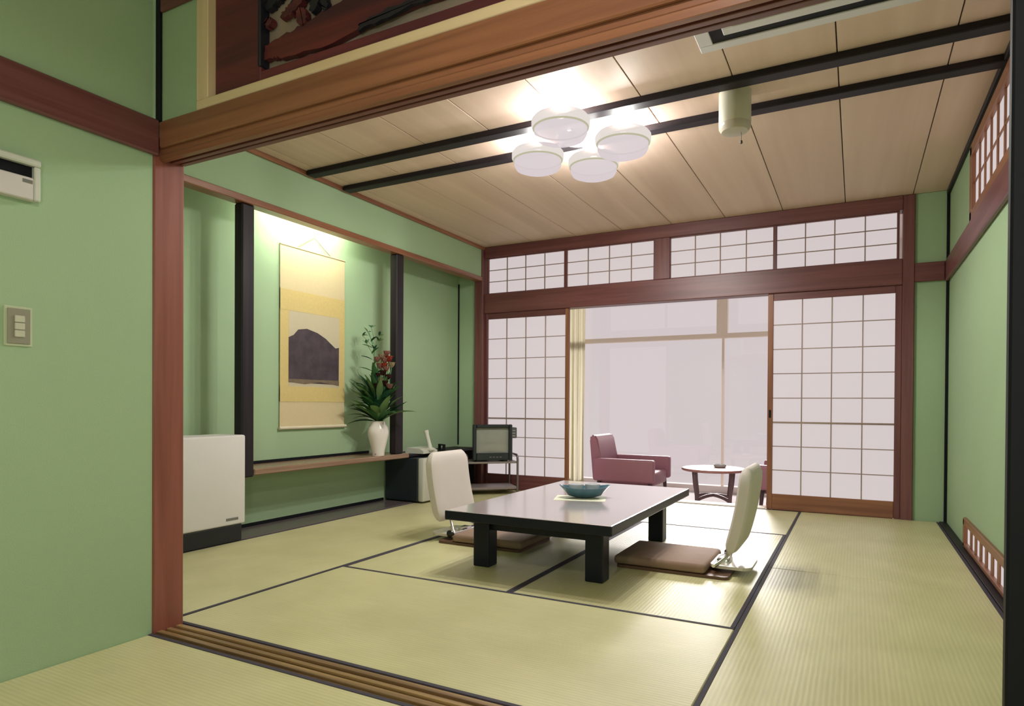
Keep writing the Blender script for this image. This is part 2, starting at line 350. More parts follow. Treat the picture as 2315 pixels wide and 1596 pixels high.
# right green strip of the back wall and right wall with its two windows
sbox('wall_back_right', .349, XR, YB+.004, YB+.12, -.05, ZC, GREEN, label='narrow green wall strip right of the paper screen', cat='wall', bevel=0)
sbox('trim_18', XR-.018, XR-.001, YB-.014, YB+.003, -.05, ZC, BLACK, label='thin black strip in the corner of the two green walls', cat='trim', bevel=.002)
UW = (2.75, 4.32, 1.80, 2.205); LW = (2.80, 4.41, .012, .166)
wr = struct(empty('wall_right'), 'light green plastered right wall with a high and a low window', 'wall')
def wbox(y0, y1, z0, z1): box('wall_panel', XR, XR+.10, y0, y1, z0, z1, GREEN, wr, 0)
wbox(YT, YB+.12, LW[3], UW[2]); wbox(YT, YB+.12, UW[3], ZC+.012)
wbox(YT, UW[0], UW[2], UW[3]); wbox(UW[1], YB+.12, UW[2], UW[3])
wbox(YT, LW[0], -.05, LW[3]); wbox(LW[1], YB+.12, -.05, LW[3]); wbox(LW[0], LW[1], -.05, LW[2])
sbox('trim_19', XR-.025, XR-.001, YT, YB-.002, 1.648, 1.79, 'red', label='red brown picture rail along the right green wall', cat='rail', bevel=.005)
sbox('trim_20', .349, XR-.026, YB-.025, YB+.002, 1.655, 1.785, 'red', label='short red brown picture rail on the narrow green strip', cat='rail', bevel=.005)

PANE = {}
def pane_mesh(dx, dy, dz):
    k = (round(dx, 4), round(dy, 4), round(dz, 4))
    if k not in PANE:
        bm = box_bm(dx, dy, dz, 0); me = bpy.data.meshes.new('pane'); bm.to_mesh(me); bm.free(); me.materials.append(PAPER); PANE[k] = me
    return PANE[k]
def lattice(root, x0, x1, zs, cols, y, mt='red', bar=.008, thick=None):
    """paper panes and muntins between x0..x1 and the z list, front of bars at y"""
    w = (x1-x0)/cols
    for r, (z0, z1) in enumerate(zip(zs, zs[1:])):
        for c in range(cols):
            link('pane', pane_mesh(w, .002, z1-z0), None, root, (x0+w*(c+.5), y+.015, (z0+z1)/2))
    for c in range(1, cols):
        box('muntin', x0+w*c-bar/2, x0+w*c+bar/2, y+.004, y+.0138, zs[0], zs[-1], 'munt', root, .001)
    for i, z in enumerate(zs[1:-1]):
        b = thick if thick and i == thick[0] else None
        h = thick[1] if b else bar*.8
        box('muntin', x0, x1, y+(0 if b else .005), y+.0138, z-h/2, z+h/2, 'munt', root, .001)
def lin(a, b, n): return [a+(b-a)*i/n for i in range(n+1)]
# paper screen doors
d1 = struct(empty('door_1', (0, 0, 0)), 'paper screen sliding door right of the opening', 'screen door')
Y = YB
box('stile', -.604, -.565, Y, Y+.03, .0, 1.645, 'lintel', d1, .003); box('stile', .235, .276, Y, Y+.03, .0, 1.645, 'red', d1, .003)
box('rail', -.565, .235, Y, Y+.03, .0, .12, 'lintel', d1, .003); box('rail', -.565, .235, Y, Y+.03, 1.592, 1.645, 'red', d1, .003)
zs = lin(.12, .665, 3) + lin(.665, 1.592, 5)[1:]
lattice(d1, -.565, .235, zs, 4, Y+.004, 'red', .008, (2, .014))
box('finger_pull', -.592, -.577, Y-.004, Y+.002, .70, .76, BLACK, d1, .003)
d2 = struct(empty('door_2'), 'paper screen sliding door behind the television', 'screen door')
box('stile', -2.287, -2.252, Y, Y+.03, .0, 1.645, 'lintel', d2, .003); box('stile', -3.107, -3.080, Y, Y+.03, .0, 1.645, 'red', d2, .003)
box('rail', -3.08, -2.287, Y, Y+.03, .0, .14, 'red', d2, .003); box('rail', -3.08, -2.287, Y, Y+.03, 1.590, 1.645, 'red', d2, .003)
zs = lin(.14, .66, 3) + lin(.66, 1.590, 5)[1:]
lattice(d2, -3.08, -2.287, zs, 4, Y+.004, 'red', .008, (2, .014))
# members of the back wall
sbox('trim_21', XL+.016, .276, YB-.02, YB+.10, 1.645, 1.826, 'red', label='broad dark red lintel rail over the paper screens', cat='rail', bevel=.005)
sbox('trim_22', XL+.016, .276, YB-.02, YB+.10, 2.165, ZC-.001, 'red', label='dark red header board above the transom windows', cat='beam', bevel=.004)
sbox('trim_23', .276, .349, YB-.02, YB+.10, -.05, ZC-.001, 'red', label='dark red post right of the paper screen door', cat='post', bevel=.005)
sbox('trim_24', -1.494, -1.357, YB-.015, YB+.09, 1.826, 2.165, 'red', label='broad short post between the two pairs of transom windows', cat='post', bevel=.004)
wn = [('window_1', -3.075, -2.304, 'paper transom window next to the corner pillar above the television'), ('window_2', -2.274, -1.496, 'paper transom window left of the broad short post'),
      ('window_3', -1.355, -.573, 'paper transom window right of the broad short post'), ('window_4', -.545, .240, 'paper transom window above the right screen door')]
for n, a, b, lab in wn:
    r = struct(empty(n), lab, 'window')
    box('frame', a-.016, a, YB+.002, YB+.03, 1.826, 2.165, 'red', r); box('frame', b, b+.016, YB+.002, YB+.03, 1.826, 2.165, 'red', r)
    box('frame', a, b, YB+.002, YB+.03, 1.826, 1.834, 'red', r, .001); box('frame', a, b, YB+.002, YB+.03, 2.157, 2.165, 'red', r, .001)
    lattice(r, a, b, lin(1.834, 2.157, 3), 4, YB+.006)
# upper side window (in wall_right): built along Y
uw = struct(empty('window_5'), 'high paper lattice window in the right green wall', 'window')
y0, y1, z0, z1 = UW
for a in ((y0, y1, z0-.012, z0+.052), (y0, y1, z1-.05, z1+.012), (y0, y0+.05, z0+.052, z1-.05), (y1-.055, y1+.008, z0-.0, z1)):
    box('frame', XR-.014, XR+.04, *a, 'lintel', uw, .003)
pl = (y1-y0-.105)/9
for r_ in range(2):
    for k in range(9):
        o = link('pane', pane_mesh(.002, pl, (z1-z0-.102)/2), None, uw, (XR+.008, y0+.05+pl*(k+.5), z0+.052+(z1-z0-.102)/2*(r_+.5)))
for k in range(1, 9):
    box('muntin', XR-.002, XR+.006, y0+.05+pl*k-.010, y0+.05+pl*k+.010, z0+.052, z1-.05, 'lintel', uw, .001)
zm = (z0+z1)/2; box('muntin', XR-.001, XR+.006, y0+.05, y1-.055, zm-.005, zm+.005, 'lintel', uw, .001)
# low side window with bars
lw = struct(empty('window_6'), 'low barred wooden floor window in the right green wall', 'window')
y0, y1, z0, z1 = LW
for a in ((y0, y1, z0, z0+.022), (y0, y1, z1-.034, z1+.006), (y0, y0+.04, z0+.022, z1-.034), (y1-.04, y1+.006, z0, z1)):
    box('frame', XR-.016, XR+.05, *a, 'lintel', lw, .003)
n = 10; pl = (y1-y0-.08)/n
for k in range(n):
    if k < n-1: box('bar', XR-.004, XR+.0015, y0+.04+pl*(k+1)-.030, y0+.04+pl*(k+1)+.030, z0+.022, z1-.034, 'lintel', lw, .002)
    o = link('pane', pane_mesh(.002, pl, z1-z0-.056), None, lw, (XR+.003, y0+.04+pl*(k+.5), (z0+z1)/2-.006))
# black lacquered sliding door at the right end of the opening
d3 = struct(empty('door_3'), 'black lacquered sliding door edge at the right end of the opening', 'sliding door')
box('stile', .237, .272, 1.424, 1.452, .005, 1.626, BLACK, d3, .004); box('rail', .272, 1.12, 1.424, 1.452, .005, .045, BLACK, d3, .003)
box('rail', .272, 1.12, 1.424, 1.452, 1.59, 1.626, BLACK, d3, .003); box('stile', 1.12, 1.155, 1.424, 1.452, .005, 1.626, BLACK, d3, .003)
box('panel', .272, 1.12, 1.430, 1.446, .045, 1.59, plain('dark_door_panel', (.006, .008, .012), .6, spec=.2), d3, .001)
lathe('finger_pull', [(.0, .004), (.018, .004), (.022, .0), (.026, .006), (.028, 0), (.028, -.004), (0, -.004)], plain('metal_pull', (.5, .5, .5), .3, metal=1), d3, (.31, 1.424, .60), 20).rotation_euler = (math.pi/2, 0, 0)

# ------------------------------------------------------------------ sun room beyond the screens
ZF, YH0, YH1 = -.12, 5.43, 7.0
sbox('floor_sunroom', -3.6, 1.2, YH0, YH1+.12, ZF-.06, ZF, plain('pale_sunroom_carpet', (.60, .55, .55), .8, .04, 30), label='pale blown out floor of the sun room', cat='floor', bevel=0)
sbox('trim_25', -2.24, -.62, YB+.032, YH0+.03, -.10, .003, 'pale', label='overexposed pale wooden sill under the screen opening', cat='sill', bevel=.003)
sbox('trim_26', -3.12, .28, YB+.035, YH0-.005, -.12, -.004, 'pale', label='overexposed pale step board below the screen sill', cat='sill', bevel=0)
sbox('wall_sunroom_left', -3.7, -3.6, YH0, YH1+.12, ZF, 2.35, WHITEP, label='white end wall of the sun room behind the curtain', cat='wall', bevel=0)
sbox('wall_sunroom_right', 1.2, 1.3, YH0, YH1+.12, ZF, 2.35, WHITEP, label='white end wall of the sun room behind the right screen', cat='wall', bevel=0)
sbox('ceiling_sunroom', -3.7, 1.3, YH0, YH1+.12, 2.35, 2.42, WHITEP, label='white ceiling of the sun room', cat='ceiling', bevel=0)
sbox('wall_sunroom_header', -3.6, 1.2, YH1, YH1+.1, 2.06, 2.35, WHITEP, label='white wall strip over the sun room windows', cat='wall', bevel=0)
hw = struct(empty('window_7'), 'large overexposed sun room window with pale wooden frame', 'window')
box('sill', -3.6, 1.2, YH1-.02, YH1+.10, ZF, ZF+.07, WHITEP, hw); box('rail', -3.6, 1.2, YH1, YH1+.07, 1.495, 1.545, 'pale', hw)  # sill coloured white to stand in for its overexposure
box('head', -3.6, 1.2, YH1, YH1+.08, 2.02, 2.06, 'pale', hw)
for x in (-3.55, .55): box('mullion', x-.06, x+.06, YH1, YH1+.08, ZF+.07, 2.02, 'pale', hw)
box('mullion', -1.302, -1.191, YH1, YH1+.07, 1.545, 2.02, 'pale', hw)
for x in (-1.237, ): box('mullion', x-.012, x+.012, YH1+.02, YH1+.06, ZF+.07, 1.495, 'pale', hw)
for a, b in ((-3.49, -1.25), (-1.224, .49)):
    box('pane', a, b, YH1+.035, YH1+.041, ZF+.07, 1.495, clear_glass(), hw, 0)
for a, b in ((-3.49, -1.302), (-1.191, .49)):
    box('pane', a, b, YH1+.035, YH1+.041, 1.545, 2.02, clear_glass(), hw, 0)
cu = empty('curtain', (-2.86, YH1-.07, ZF)); tag(cu, 'pale gathered curtain at the left of the sun room window', 'curtain')
bm = bmesh.new(); cols = []
for i in range(61):
    x = -.12 + .24*i/60; yy = .022*math.sin(i*.95)
    cols.append([bm.verts.new((x + .02*math.sin(i*.4)*(1-z/2.1), yy, z)) for z in (.02, .7, 1.4, 2.05)])
for a, b in zip(cols, cols[1:]):
    for k in range(3): bm.faces.new((a[k], b[k], b[k+1], a[k+1]))
bmesh.ops.solidify(bm, geom=bm.faces[:], thickness=.003)
from_bm('cloth', bm, curtain_cloth(), cu, smooth=True)
tube('curtain_rod', [(-.5, 0, 2.06), (1.9, 0, 2.06)], .010, plain('white_metal', (.8, .78, .76), .4), cu)

# ================================================================== OBJECTS
CHROME = plain('chrome', (.75, .74, .72), .18, .05, metal=1)
OFFW = plain('off_white_enamel', (.70, .67, .66), .45, .04)
LACQ = plain('black_lacquer', (.006, .008, .016), .38, .2, 5, spec=.3)

# low table
tb = empty('low_table', (-1.30, 3.255, 0)); tag(tb, 'low black lacquered table on the tatami between two floor chairs', 'table')
tt = box('tabletop', -.413, .413, -.703, .703, .245, .29, LACQ, tb, .006, 2)
tt.data.materials.append(plain('window_sheen_lacquer_top', (.72, .67, .69), .14, .05, 5, metal=.5, ior=2.4))  # pale half metallic colour puts the window's reflection on the black top
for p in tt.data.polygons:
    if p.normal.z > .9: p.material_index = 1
for s in (-1, 1):
    box('apron', -.29, .29, s*.50-.015, s*.50+.015, .178, .245, LACQ, tb, .003)
    box('apron', s*.285-.015, s*.285+.015, -.49, .49, .178, .245, LACQ, tb, .003)
    for q in (-1, 1): box('leg', s*.307-.044 if s < 0 else .232, s*.307+.044 if s < 0 else .318, q*.50-.043, q*.50+.043, 0, .245, LACQ, tb, .006, 2)
# boat shaped dish with cups, on a paper mat
bw = empty('serving_dish', (-1.29, 3.27, .291)); tag(bw, 'blue boat shaped ceramic dish holding cups on the low table', 'dish')
bm = bmesh.new(); rings = []
for r, z in ((.0, .004), (.05, .004), (.075, .012), (.10, .034), (.118, .055), (.112, .055), (.095, .036), (.07, .016), (0, .012)):
    ring = []
    for k in range(36):
        a = 2*math.pi*k/36; el = 1 + .18*abs(math.cos(a))**3
        ring.append(bm.verts.new((r*el*math.cos(a), r*.72*math.sin(a), z + (.014*abs(math.cos(a))**4 if z > .03 else 0))))
    rings.append(ring)
for a, b in zip(rings, rings[1:]):
    for k in range(36):
        bm.faces.new((a[k], a[(k+1) % 36], b[(k+1) % 36], b[k]))
bmesh.ops.remove_doubles(bm, verts=bm.verts, dist=.0003)
from_bm('bowl', bm, plain('blue_glaze', (.055, .13, .18), .25, .5, 18), bw, smooth=True)
bw.rotation_euler.z = YAW
for k, (dx, dy) in enumerate(((-.047, 0), (.043, .008))):
    v = Vector((dx*c_-dy*s_, dx*s_+dy*c_, 0))
    cp = lathe('tea_cup', [(0, 0), (.022, 0), (.024, .003), (.038, .035), (.041, .060), (.038, .060), (.034, .035), (.0, .006)], plain('white_porcelain', (.74, .74, .80), .25, .15, 40), None,
               Vector((-1.29, 3.27, .3035)) + v, 24)
    tag(cp, ('white porcelain cup in the blue dish on the side towards the alcove', 'white porcelain cup in the blue dish on the side towards the right wall')[k], 'cup', 'cups in the blue dish')
pm = from_bm('paper_mat', box_bm(.27, .19, .001, 0), plain('pale_paper', (.72, .74, .58), .7), None, (-1.30, 3.235, .2905)); pm.rotation_euler.z = YAW*.6
tag(pm, 'thin pale paper mat under the blue dish', 'place mat')

# floor chairs
def zaisu(loc, rz, label):
    t = empty('floor_chair', loc, rz); tag(t, label, 'floor chair', 'legless floor chairs at the low table')
    wb = plain('brown_seat_cloth', (.26, .17, .115), .75, .12, 30)
    from_bm('base_board', prism_bm([(x+.235, y) for x, y in round_poly(.53, .41, .03)], .014), plain('brown_board', (.12, .06, .035), .45), t).rotation_euler = (math.pi/2, 0, 0)
    t.children[0].location.z = .0
    st = box('seat', .07, .51, -.205, .205, .014, .058, wb, t, .018, 3, True)
    pp = from_bm('foot_plate', prism_bm(round_poly(.19, .27, .05), .014), plain('cream_enamel_plate', (.70, .64, .54), .2, .06, coat=.5), t)
    pp.rotation_euler = (math.pi/2, 0, 0); pp.location = (-.02, -.02, .030)
    # hinge, stems
    box('hinge_block', -.01, .05, -.055, .055, .028, .065, CHROME, t, .012, 2, True)
    for s in (-1, 1):
        tube('stem', [(.045, s*.14, .045), (.02, s*.12, .062), (-.005, s*.085, .085), (-.03, s*.075, .14), (-.06, s*.07, .24)], .009, CHROME, t, 10)
    tube('hinge_rod', [(.045, -.15, .047), (.045, .15, .047)], .008, CHROME, t, 10)
    lathe('hinge_knob', [(0, 0), (.018, 0), (.02, .005), (.02, .016), (.015, .02), (0, .02)], plain('dark_steel', (.05, .05, .055), .3, metal=1), t, (.03, -.15, .05), 16).rotation_euler = (math.pi/2, 0, 0)
    # backrest: padded slab, rounded corners, leaning back
    bm = bmesh.new(); nz = 16; H = .40; rows = []
    for i in range(nz+1):
        u = .5 - .5*math.cos(math.pi*i/nz); z = H*u
        hwid = .200
        if u > .80: hwid *= math.sqrt(max(0, 1-((u-.80)/.20)**2*.40))
        if u < .16: hwid *= math.sqrt(max(0, 1-((.16-u)/.16)**2*.25))
        th = .034*max(.25, math.sqrt(max(0, 1-abs(2*u-1)**10)))
        row = []
        for k in range(20):
            a = 2*math.pi*k/20; ca, sa = math.cos(a), math.sin(a)
            row.append(bm.verts.new((th*abs(sa)**.45*(1 if sa >= 0 else -1) - .012*math.sin(math.pi*u), hwid*abs(ca)**.30*(1 if ca >= 0 else -1), z)))
        rows.append(row)
    for a, b in zip(rows, rows[1:]):
        for k in range(20): bm.faces.new((a[k], a[(k+1) % 20], b[(k+1) % 20], b[k]))
    bm.faces.new(rows[0][::-1]); bm.faces.new(rows[-1])
    b = from_bm('backrest', bm, plain('cream_vinyl', (.66, .60, .56), .6, .05, 12, bump=.1, bscale=90), t, (-.03, 0, .115), True)
    b.rotation_euler.y = math.radians(-10.5)
    return t
zaisu((-2.075, 3.265, 0), 0, 'cream backed floor chair with its back to the alcove')
zaisu((-.535, 3.24, 0), math.pi, 'cream backed floor chair with its back to the right wall')

# white panel heater
ht = empty('panel_heater', (-3.21, 2.18, 0)); tag(ht, 'white panel heater on a black base below the dark alcove post', 'heater')
box('base', -.07, .105, -.44, .375, .0045, .10, plain('black_base', (.008, .009, .013), .5), ht, .004)
box('panel', -.09, .11, -.48, .397, .10, .607, OFFW, ht, .012, 3, True)
box('badge', .1095, .1125, .265, .345, .128, .142, plain('grey_badge', (.17, .17, .15), .4), ht, .001)
# alcove shelf and counter
sh = box('alcove_shelf', XA+.001, XL-.003, 2.663, 4.16, .362, .399, wood('shelf_wood', (.22, .13, .085, 1), (.34, .22, .15, 1), 1, .25), None, .006)
tag(sh, 'long brown wooden shelf of the alcove carrying the vase', 'shelf')
ct = empty('corner_counter', (-3.25, 4.78, 0)); tag(ct, 'dark wooden counter between the refrigerator and the corner pillar', 'counter')
box('worktop', -.155, .10, -.60, .46, .362, .385, 'dark', ct, .004)
box('side_panel', -.155, .09, .425, .45, .0045, .362, 'dark', ct, .003)
box('side_panel', -.155, .02, -.185, -.16, .0045, .362, 'dark', ct, .003)
# refrigerator
fr = empty('mini_fridge', (-3.2, 4.385, 0)); tag(fr, 'small refrigerator with dark sides and white door under the counter', 'refrigerator')
box('body', -.195, .130, -.195, .195, .012, .358, plain('dark_fridge_side', (.012, .018, .026), .5), fr, .006)
d = box('door', .133, .185, -.195, .195, .014, .358, plain('white_fridge_door', (.58, .58, .52), .35, .03), fr, .010, 2, True)
box('handle', .185-.159, .200-.159, .12, .14, .03, .15, plain('grey_handle', (.3, .3, .3), .4), d, .003)
for s in (-1, 1):
    for q in (-.16, .1): box('foot', q-.015, q+.015, s*.15-.015, s*.15+.015, .0045, .013, BLACK, fr, .001)
# telephone
ph = empty('telephone', (-3.165, 4.40, .385)); tag(ph, 'white telephone with upright handset on the counter', 'telephone')
WPL = plain('white_plastic', (.66, .66, .58), .4, .03)
from_bm('phone_base', prism_bm([(-.09, 0), (.09, 0), (.09, .022), (.05, .040), (-.07, .046), (-.09, .03)], .20), WPL, ph, (-.02, -.10, 0))
bm = tube_bm([(.07, 0, .035), (.055, .0, .09), (.035, .0, .15), (.025, 0, .185)], [.020, .016, .017, .022], 12)
from_bm('handset', bm, WPL, ph, (0, .0, 0), True)
box('cradle', .045, .095, -.03, .03, .02, .042, WPL, ph, .006)
# small black clock frame
ck = empty('table_clock', (-3.2, 4.72, .385), -.5); tag(ck, 'small black open frame standing on the dark counter', 'desk ornament')
for a in ((-.05, -.035, 0, .055), (.035, .05, 0, .055), (-.035, .035, .043, .055), (-.035, .035, 0, .010)):
    box('frame_bar', a[0], a[1], -.012, .012, a[2], a[3], BLACK, ck, .002)
# scroll
sc = empty('hanging_scroll', (XA+.004, 3.405, .60)); tag(sc, 'tall cream hanging scroll with a dark mountain painting on the alcove wall', 'hanging scroll')
def sbx(n, y0, y1, z0, z1, x1, mt, bev=0): return box(n, .001, x1, y0-3.405, y1-3.405, z0-.60, z1-.60, mt, sc, bev)
CREAM = plain('cream_silk', (.60, .50, .30), .75, .05, 40); GOLD = plain('gold_brocade', (.60, .47, .19), .6, .10, 60)
PALE = plain('painting_silk', (.52, .46, .32), .8, .05, 30)
sbx('mount', 3.097, 3.713, .625, 1.852, .006, CREAM)
sbx('side_band', 3.097, 3.172, .80, 1.56, .0075, GOLD); sbx('side_band', 3.655, 3.713, .80, 1.56, .0075, GOLD)
sbx('brocade', 3.097, 3.713, 1.42, 1.56, .0085, GOLD); sbx('brocade', 3.097, 3.713, .80, .905, .0085, GOLD)
sbx('painting', 3.172, 3.655, .905, 1.42, .008, PALE)
bm = prism_bm([(-.245, .0), (.235, -.005), (.237, .27), (.20, .262), (.10, .325), (.02, .358), (-.08, .378), (-.16, .365), (-.20, .325), (-.245, .305)], .0015)
mt_ = from_bm('painted_mountain', bm, plain('ink_purple', (.055, .038, .050), .8, .8, 12), sc, (.0095, .01, .332)); mt_.rotation_euler.z = math.pi/2
bm = prism_bm([(-.245, 0), (-.10, -.012), (.05, .006), (.237, -.015), (.237, .022), (-.245, .020)], .0015)
mt_ = from_bm('painted_shore', bm, plain('ink_brown', (.16, .12, .08), .8, .4, 20), sc, (.0105, .01, .335)); mt_.rotation_euler.z = math.pi/2
tube('top_rod', [(.006, -.31, 1.255), (.006, .312, 1.255)], .0055, plain('pale_rod', (.5, .42, .25), .5), sc)
tube('roller', [(.012, -.318, .022), (.012, .318, .022)], .011, plain('pale_roller', (.62, .56, .42), .5), sc, 12)
tube('cord', [(.006, -.16, 1.26), (.006, 0, 1.36), (.006, .16, 1.26)], .0025, plain('cord', (.2, .16, .1), .7), sc, 6)
tube('cord', [(.006, 0, 1.36), (.006, 0, 1.42)], .002, plain('cord', (.2, .16, .1), .7), sc, 6)
# alcove tube lamp
al = empty('alcove_lamp', (-3.215, 3.30, 2.0)); tag(al, 'fluorescent tube lamp hidden behind the alcove beam', 'lamp')
box('housing', -.025, .025, -.40, .40, .085, .12, plain('white_metal', (.8, .78, .76), .4), al, .004)
for s in (-1, 1): box('end_cap', -.014, .014, s*.385-.012, s*.385+.012, .04, .085, plain('white_metal', (.8, .78, .76), .4), al, .003)
tube('light_tube', [(0, -.375, .06), (0, .375, .06)], .013, glow('tube_light', (1, .97, .9, 1), TUBE_E, .8), al, 12)

# vase with flowers
vs = empty('flower_vase', (-3.17, 3.83, .399)); tag(vs, 'white porcelain vase with leaves and red flowers on the alcove shelf', 'vase')
vm = bpy.data.materials.new('painted_porcelain'); vm.use_nodes = True
N = vm.node_tree.nodes; L = vm.node_tree.links; P = N['Principled BSDF']; P.inputs['Roughness'].default_value = .25
tc = N.new('ShaderNodeTexCoord'); vo = N.new('ShaderNodeTexVoronoi'); vo.inputs['Scale'].default_value = 24
no = N.new('ShaderNodeTexNoise'); no.inputs['Scale'].default_value = 9
rp = N.new('ShaderNodeValToRGB'); rp.color_ramp.elements[0].position = .16; rp.color_ramp.elements[1].position = .24
rp.color_ramp.elements[0].color = (.34, .22, .24, 1); rp.color_ramp.elements[1].color = (.78, .72, .70, 1)
mx = N.new('ShaderNodeMix'); mx.data_type = 'RGBA'; r2 = N.new('ShaderNodeMapRange'); r2.inputs[1].default_value = .52; r2.inputs[2].default_value = .6
L.new(tc.outputs['Object'], vo.inputs['Vector']); L.new(tc.outputs['Object'], no.inputs['Vector'])
L.new(vo.outputs['Distance'], rp.inputs[0]); L.new(no.outputs['Fac'], r2.inputs[0]); L.new(r2.outputs[0], mx.inputs[0])
mx.inputs[6].default_value = (.78, .72, .70, 1); L.new(rp.outputs[0], mx.inputs[7]); L.new(mx.outputs[2], P.inputs['Base Color'])
lathe('vase_body', [(0, .0), (.045, 0), (.047, .006), (.050, .04), (.064, .10), (.077, .155), (.079, .18), (.070, .215), (.053, .24), (.050, .252), (.054, .26), (.046, .258), (.044, .24), (.06, .20), (.05, .06), (0, .03)], vm, vs)
LEAF = [plain('leaf_dark', (.030, .125, .065), .5, .3, 14), plain('leaf_mid', (.085, .25, .09), .5, .3, 14), plain('leaf_light', (.24, .38, .15), .5, .25, 14)]
def leaf(parent, base, d, length, width, bend, mt, name='leaf'):
    d = Vector(d).normalized(); side = d.cross(Vector((0, 0, 1)))
    side = side.normalized() if side.length > .01 else Vector((1, 0, 0))
    up = side.cross(d); bm = bmesh.new(); prev = None; n = 7
    for i in range(n+1):
        u = i/n; w = width*math.sin(math.pi*min(1, u*.92+.08))**.8*(1 if i < n else .02)
        p = Vector(base) + d*length*u - Vector((0, 0, 1))*bend*u*u*length
        row = [bm.verts.new(p - side*w/2 + up*w*.18), bm.verts.new(p), bm.verts.new(p + side*w/2 + up*w*.18)]
        if prev:
            for k in range(2): bm.faces.new((prev[k], prev[k+1], row[k+1], row[k]))
        prev = row
    bmesh.ops.solidify(bm, geom=bm.faces[:], thickness=.0012)
    return from_bm(name, bm, mt, parent, smooth=True)
rt = Vector((c_, s_, 0)); bk = Vector((-s_, c_, 0))
rnd = random.Random(3)
def keep(p, d, l):     # stay clear of the alcove wall
    e = Vector((-3.17, 3.83, .399)) + Vector(p) + Vector(d).normalized()*l
    return e.x > XA + .02
for k in range(96):
    h = rnd.choice((.25, .26, .28, .32, .36, .40, .44)); lvl = (h-.25)/.19
    a = rnd.uniform(-1.25, 1.2) * (1 - .35*lvl)
    d = rt*math.sin(a)*1.1 - bk*rnd.uniform(-.25, .45) + Vector((0, 0, rnd.uniform(.25, 1.0) + .5*lvl))
    b = rt*math.sin(a)*(.015 + .05*lvl) + Vector((0, 0, h)) - bk*.02*lvl
    l = rnd.uniform(.17, .30)
    if d.normalized().x*l + b.x < -.20: d.x += .6
    leaf(vs, b, d, l, rnd.uniform(.045, .080), rnd.uniform(.05, .5), LEAF[rnd.choice((0, 0, 1, 1, 2, 2))])
for k in range(12):     # small leaves up the tall spray on the left
    z = .36 + .045*k; sd = 1 if k % 2 else -1
    b = -rt*(.02 + .06*(z-.26)) + Vector((0, 0, z))
    leaf(vs, b, rt*sd*.9 - bk*.2 + Vector((0, 0, .6)) - rt*.3, .16-.008*k, .035, .15, LEAF[(k+1) % 3])
def stem(pts, r=.0035): return tube('stem', pts, r, LEAF[1], vs, 6)
top = -rt*.075 + Vector((0, 0, .93))
stem([(0, 0, .22), -rt*.02 + Vector((0, 0, .5)), -rt*.03 + Vector((0, 0, .72)), -rt*.04 + Vector((0, 0, .82)), top], .003)
for k, (dx, dz) in enumerate(((-.085, .93), (-.12, .90), (-.055, .96), (.005, .90), (-.09, .84), (-.03, .80), (.0, .86))):
    p = rt*dx + Vector((0, 0, dz)); q = -rt*.035 + Vector((0, 0, dz-.09))
    stem([q, p], .002)
    for j in range(3):
        leaf(vs, p, rt*rnd.uniform(-1, 1) + bk*rnd.uniform(-.6, .6) + Vector((0, 0, rnd.uniform(.1, 1))), .045, .02, .1, LEAF[j % 3], 'bud_leaf')
PET = [plain('petal_red', (.55, .09, .06), .5, .2, 20), plain('petal_pink', (.58, .30, .26), .5, .2, 20), plain('petal_maroon', (.11, .03, .035), .5, .2, 20), plain('petal_cream', (.62, .52, .36), .5, .15, 20)]
for dx, dz, mi, sz in ((.085, .70, 0, .06), (.055, .69, 1, .055), (.02, .65, 1, .055), (.045, .60, 2, .05), (.08, .57, 2, .05), (.01, .58, 2, .05), (.065, .63, 1, .05), (.03, .72, 3, .05), (.03, .54, 3, .05), (.105, .66, 3, .05), (.0, .50, 2, .055), (.055, .52, 2, .055), (.09, .50, 1, .05), (.07, .745, 1, .05), (.0, .70, 1, .05), (.05, .65, 0, .055)):
    p = rt*dx - bk*.04 + Vector((0, 0, dz))
    st_ = stem([rt*dx*.3 + Vector((0, 0, .24)), rt*dx*.8 - bk*.02 + Vector((0, 0, dz-.12)), p], .003)
    fo = empty('blossom', p); fo.parent = vs
    for k in range(8):
        a = 2*math.pi*k/8
        leaf(fo, (0, 0, 0), rt*math.cos(a)*.8 + bk*math.sin(a)*.8 + Vector((0, 0, 1.25)), sz*1.15, .045, .15, PET[mi], 'petal')

# television corner
tvx, tvy, rz = -2.90, 5.03, math.radians(42)
ts = empty('television_stand', (tvx, tvy, 0), rz); tag(ts, 'metal tube television stand with two shelves in the corner', 'stand')
TUBEM = plain('brown_grey_tube', (.20, .17, .17), .3, .1, metal=.6)
# local: front is -Y, x to the right
for s in (-1, 1):
    tube('side_frame', [(s*.225, -.15, .0), (s*.225, -.15, .30), (s*.225, -.14, .33), (s*.225, -.11, .345), (s*.225, .11, .345), (s*.225, .14, .33), (s*.225, .15, .30), (s*.225, .15, 0)], .010, TUBEM, ts, 10)
box('top_shelf', -.225, .225, -.15, .15, .272, .289, plain('grey_brown_shelf', (.26, .22, .21), .4), ts, .003)
box('bottom_shelf', -.225, .225, -.15, .15, .045, .065, plain('grey_brown_shelf', (.26, .22, .21), .4), ts, .003)
tv = empty('television', (tvx, tvy, .289), rz); tag(tv, 'black box television with grey tube screen on the metal stand', 'television')
TVB = plain('black_tv_plastic', (.014, .020, .024), .45, .15)
def tvbox(n, *a, mt=TVB, par=tv, bev=.006): return box(n, *a, mt, par, bev)
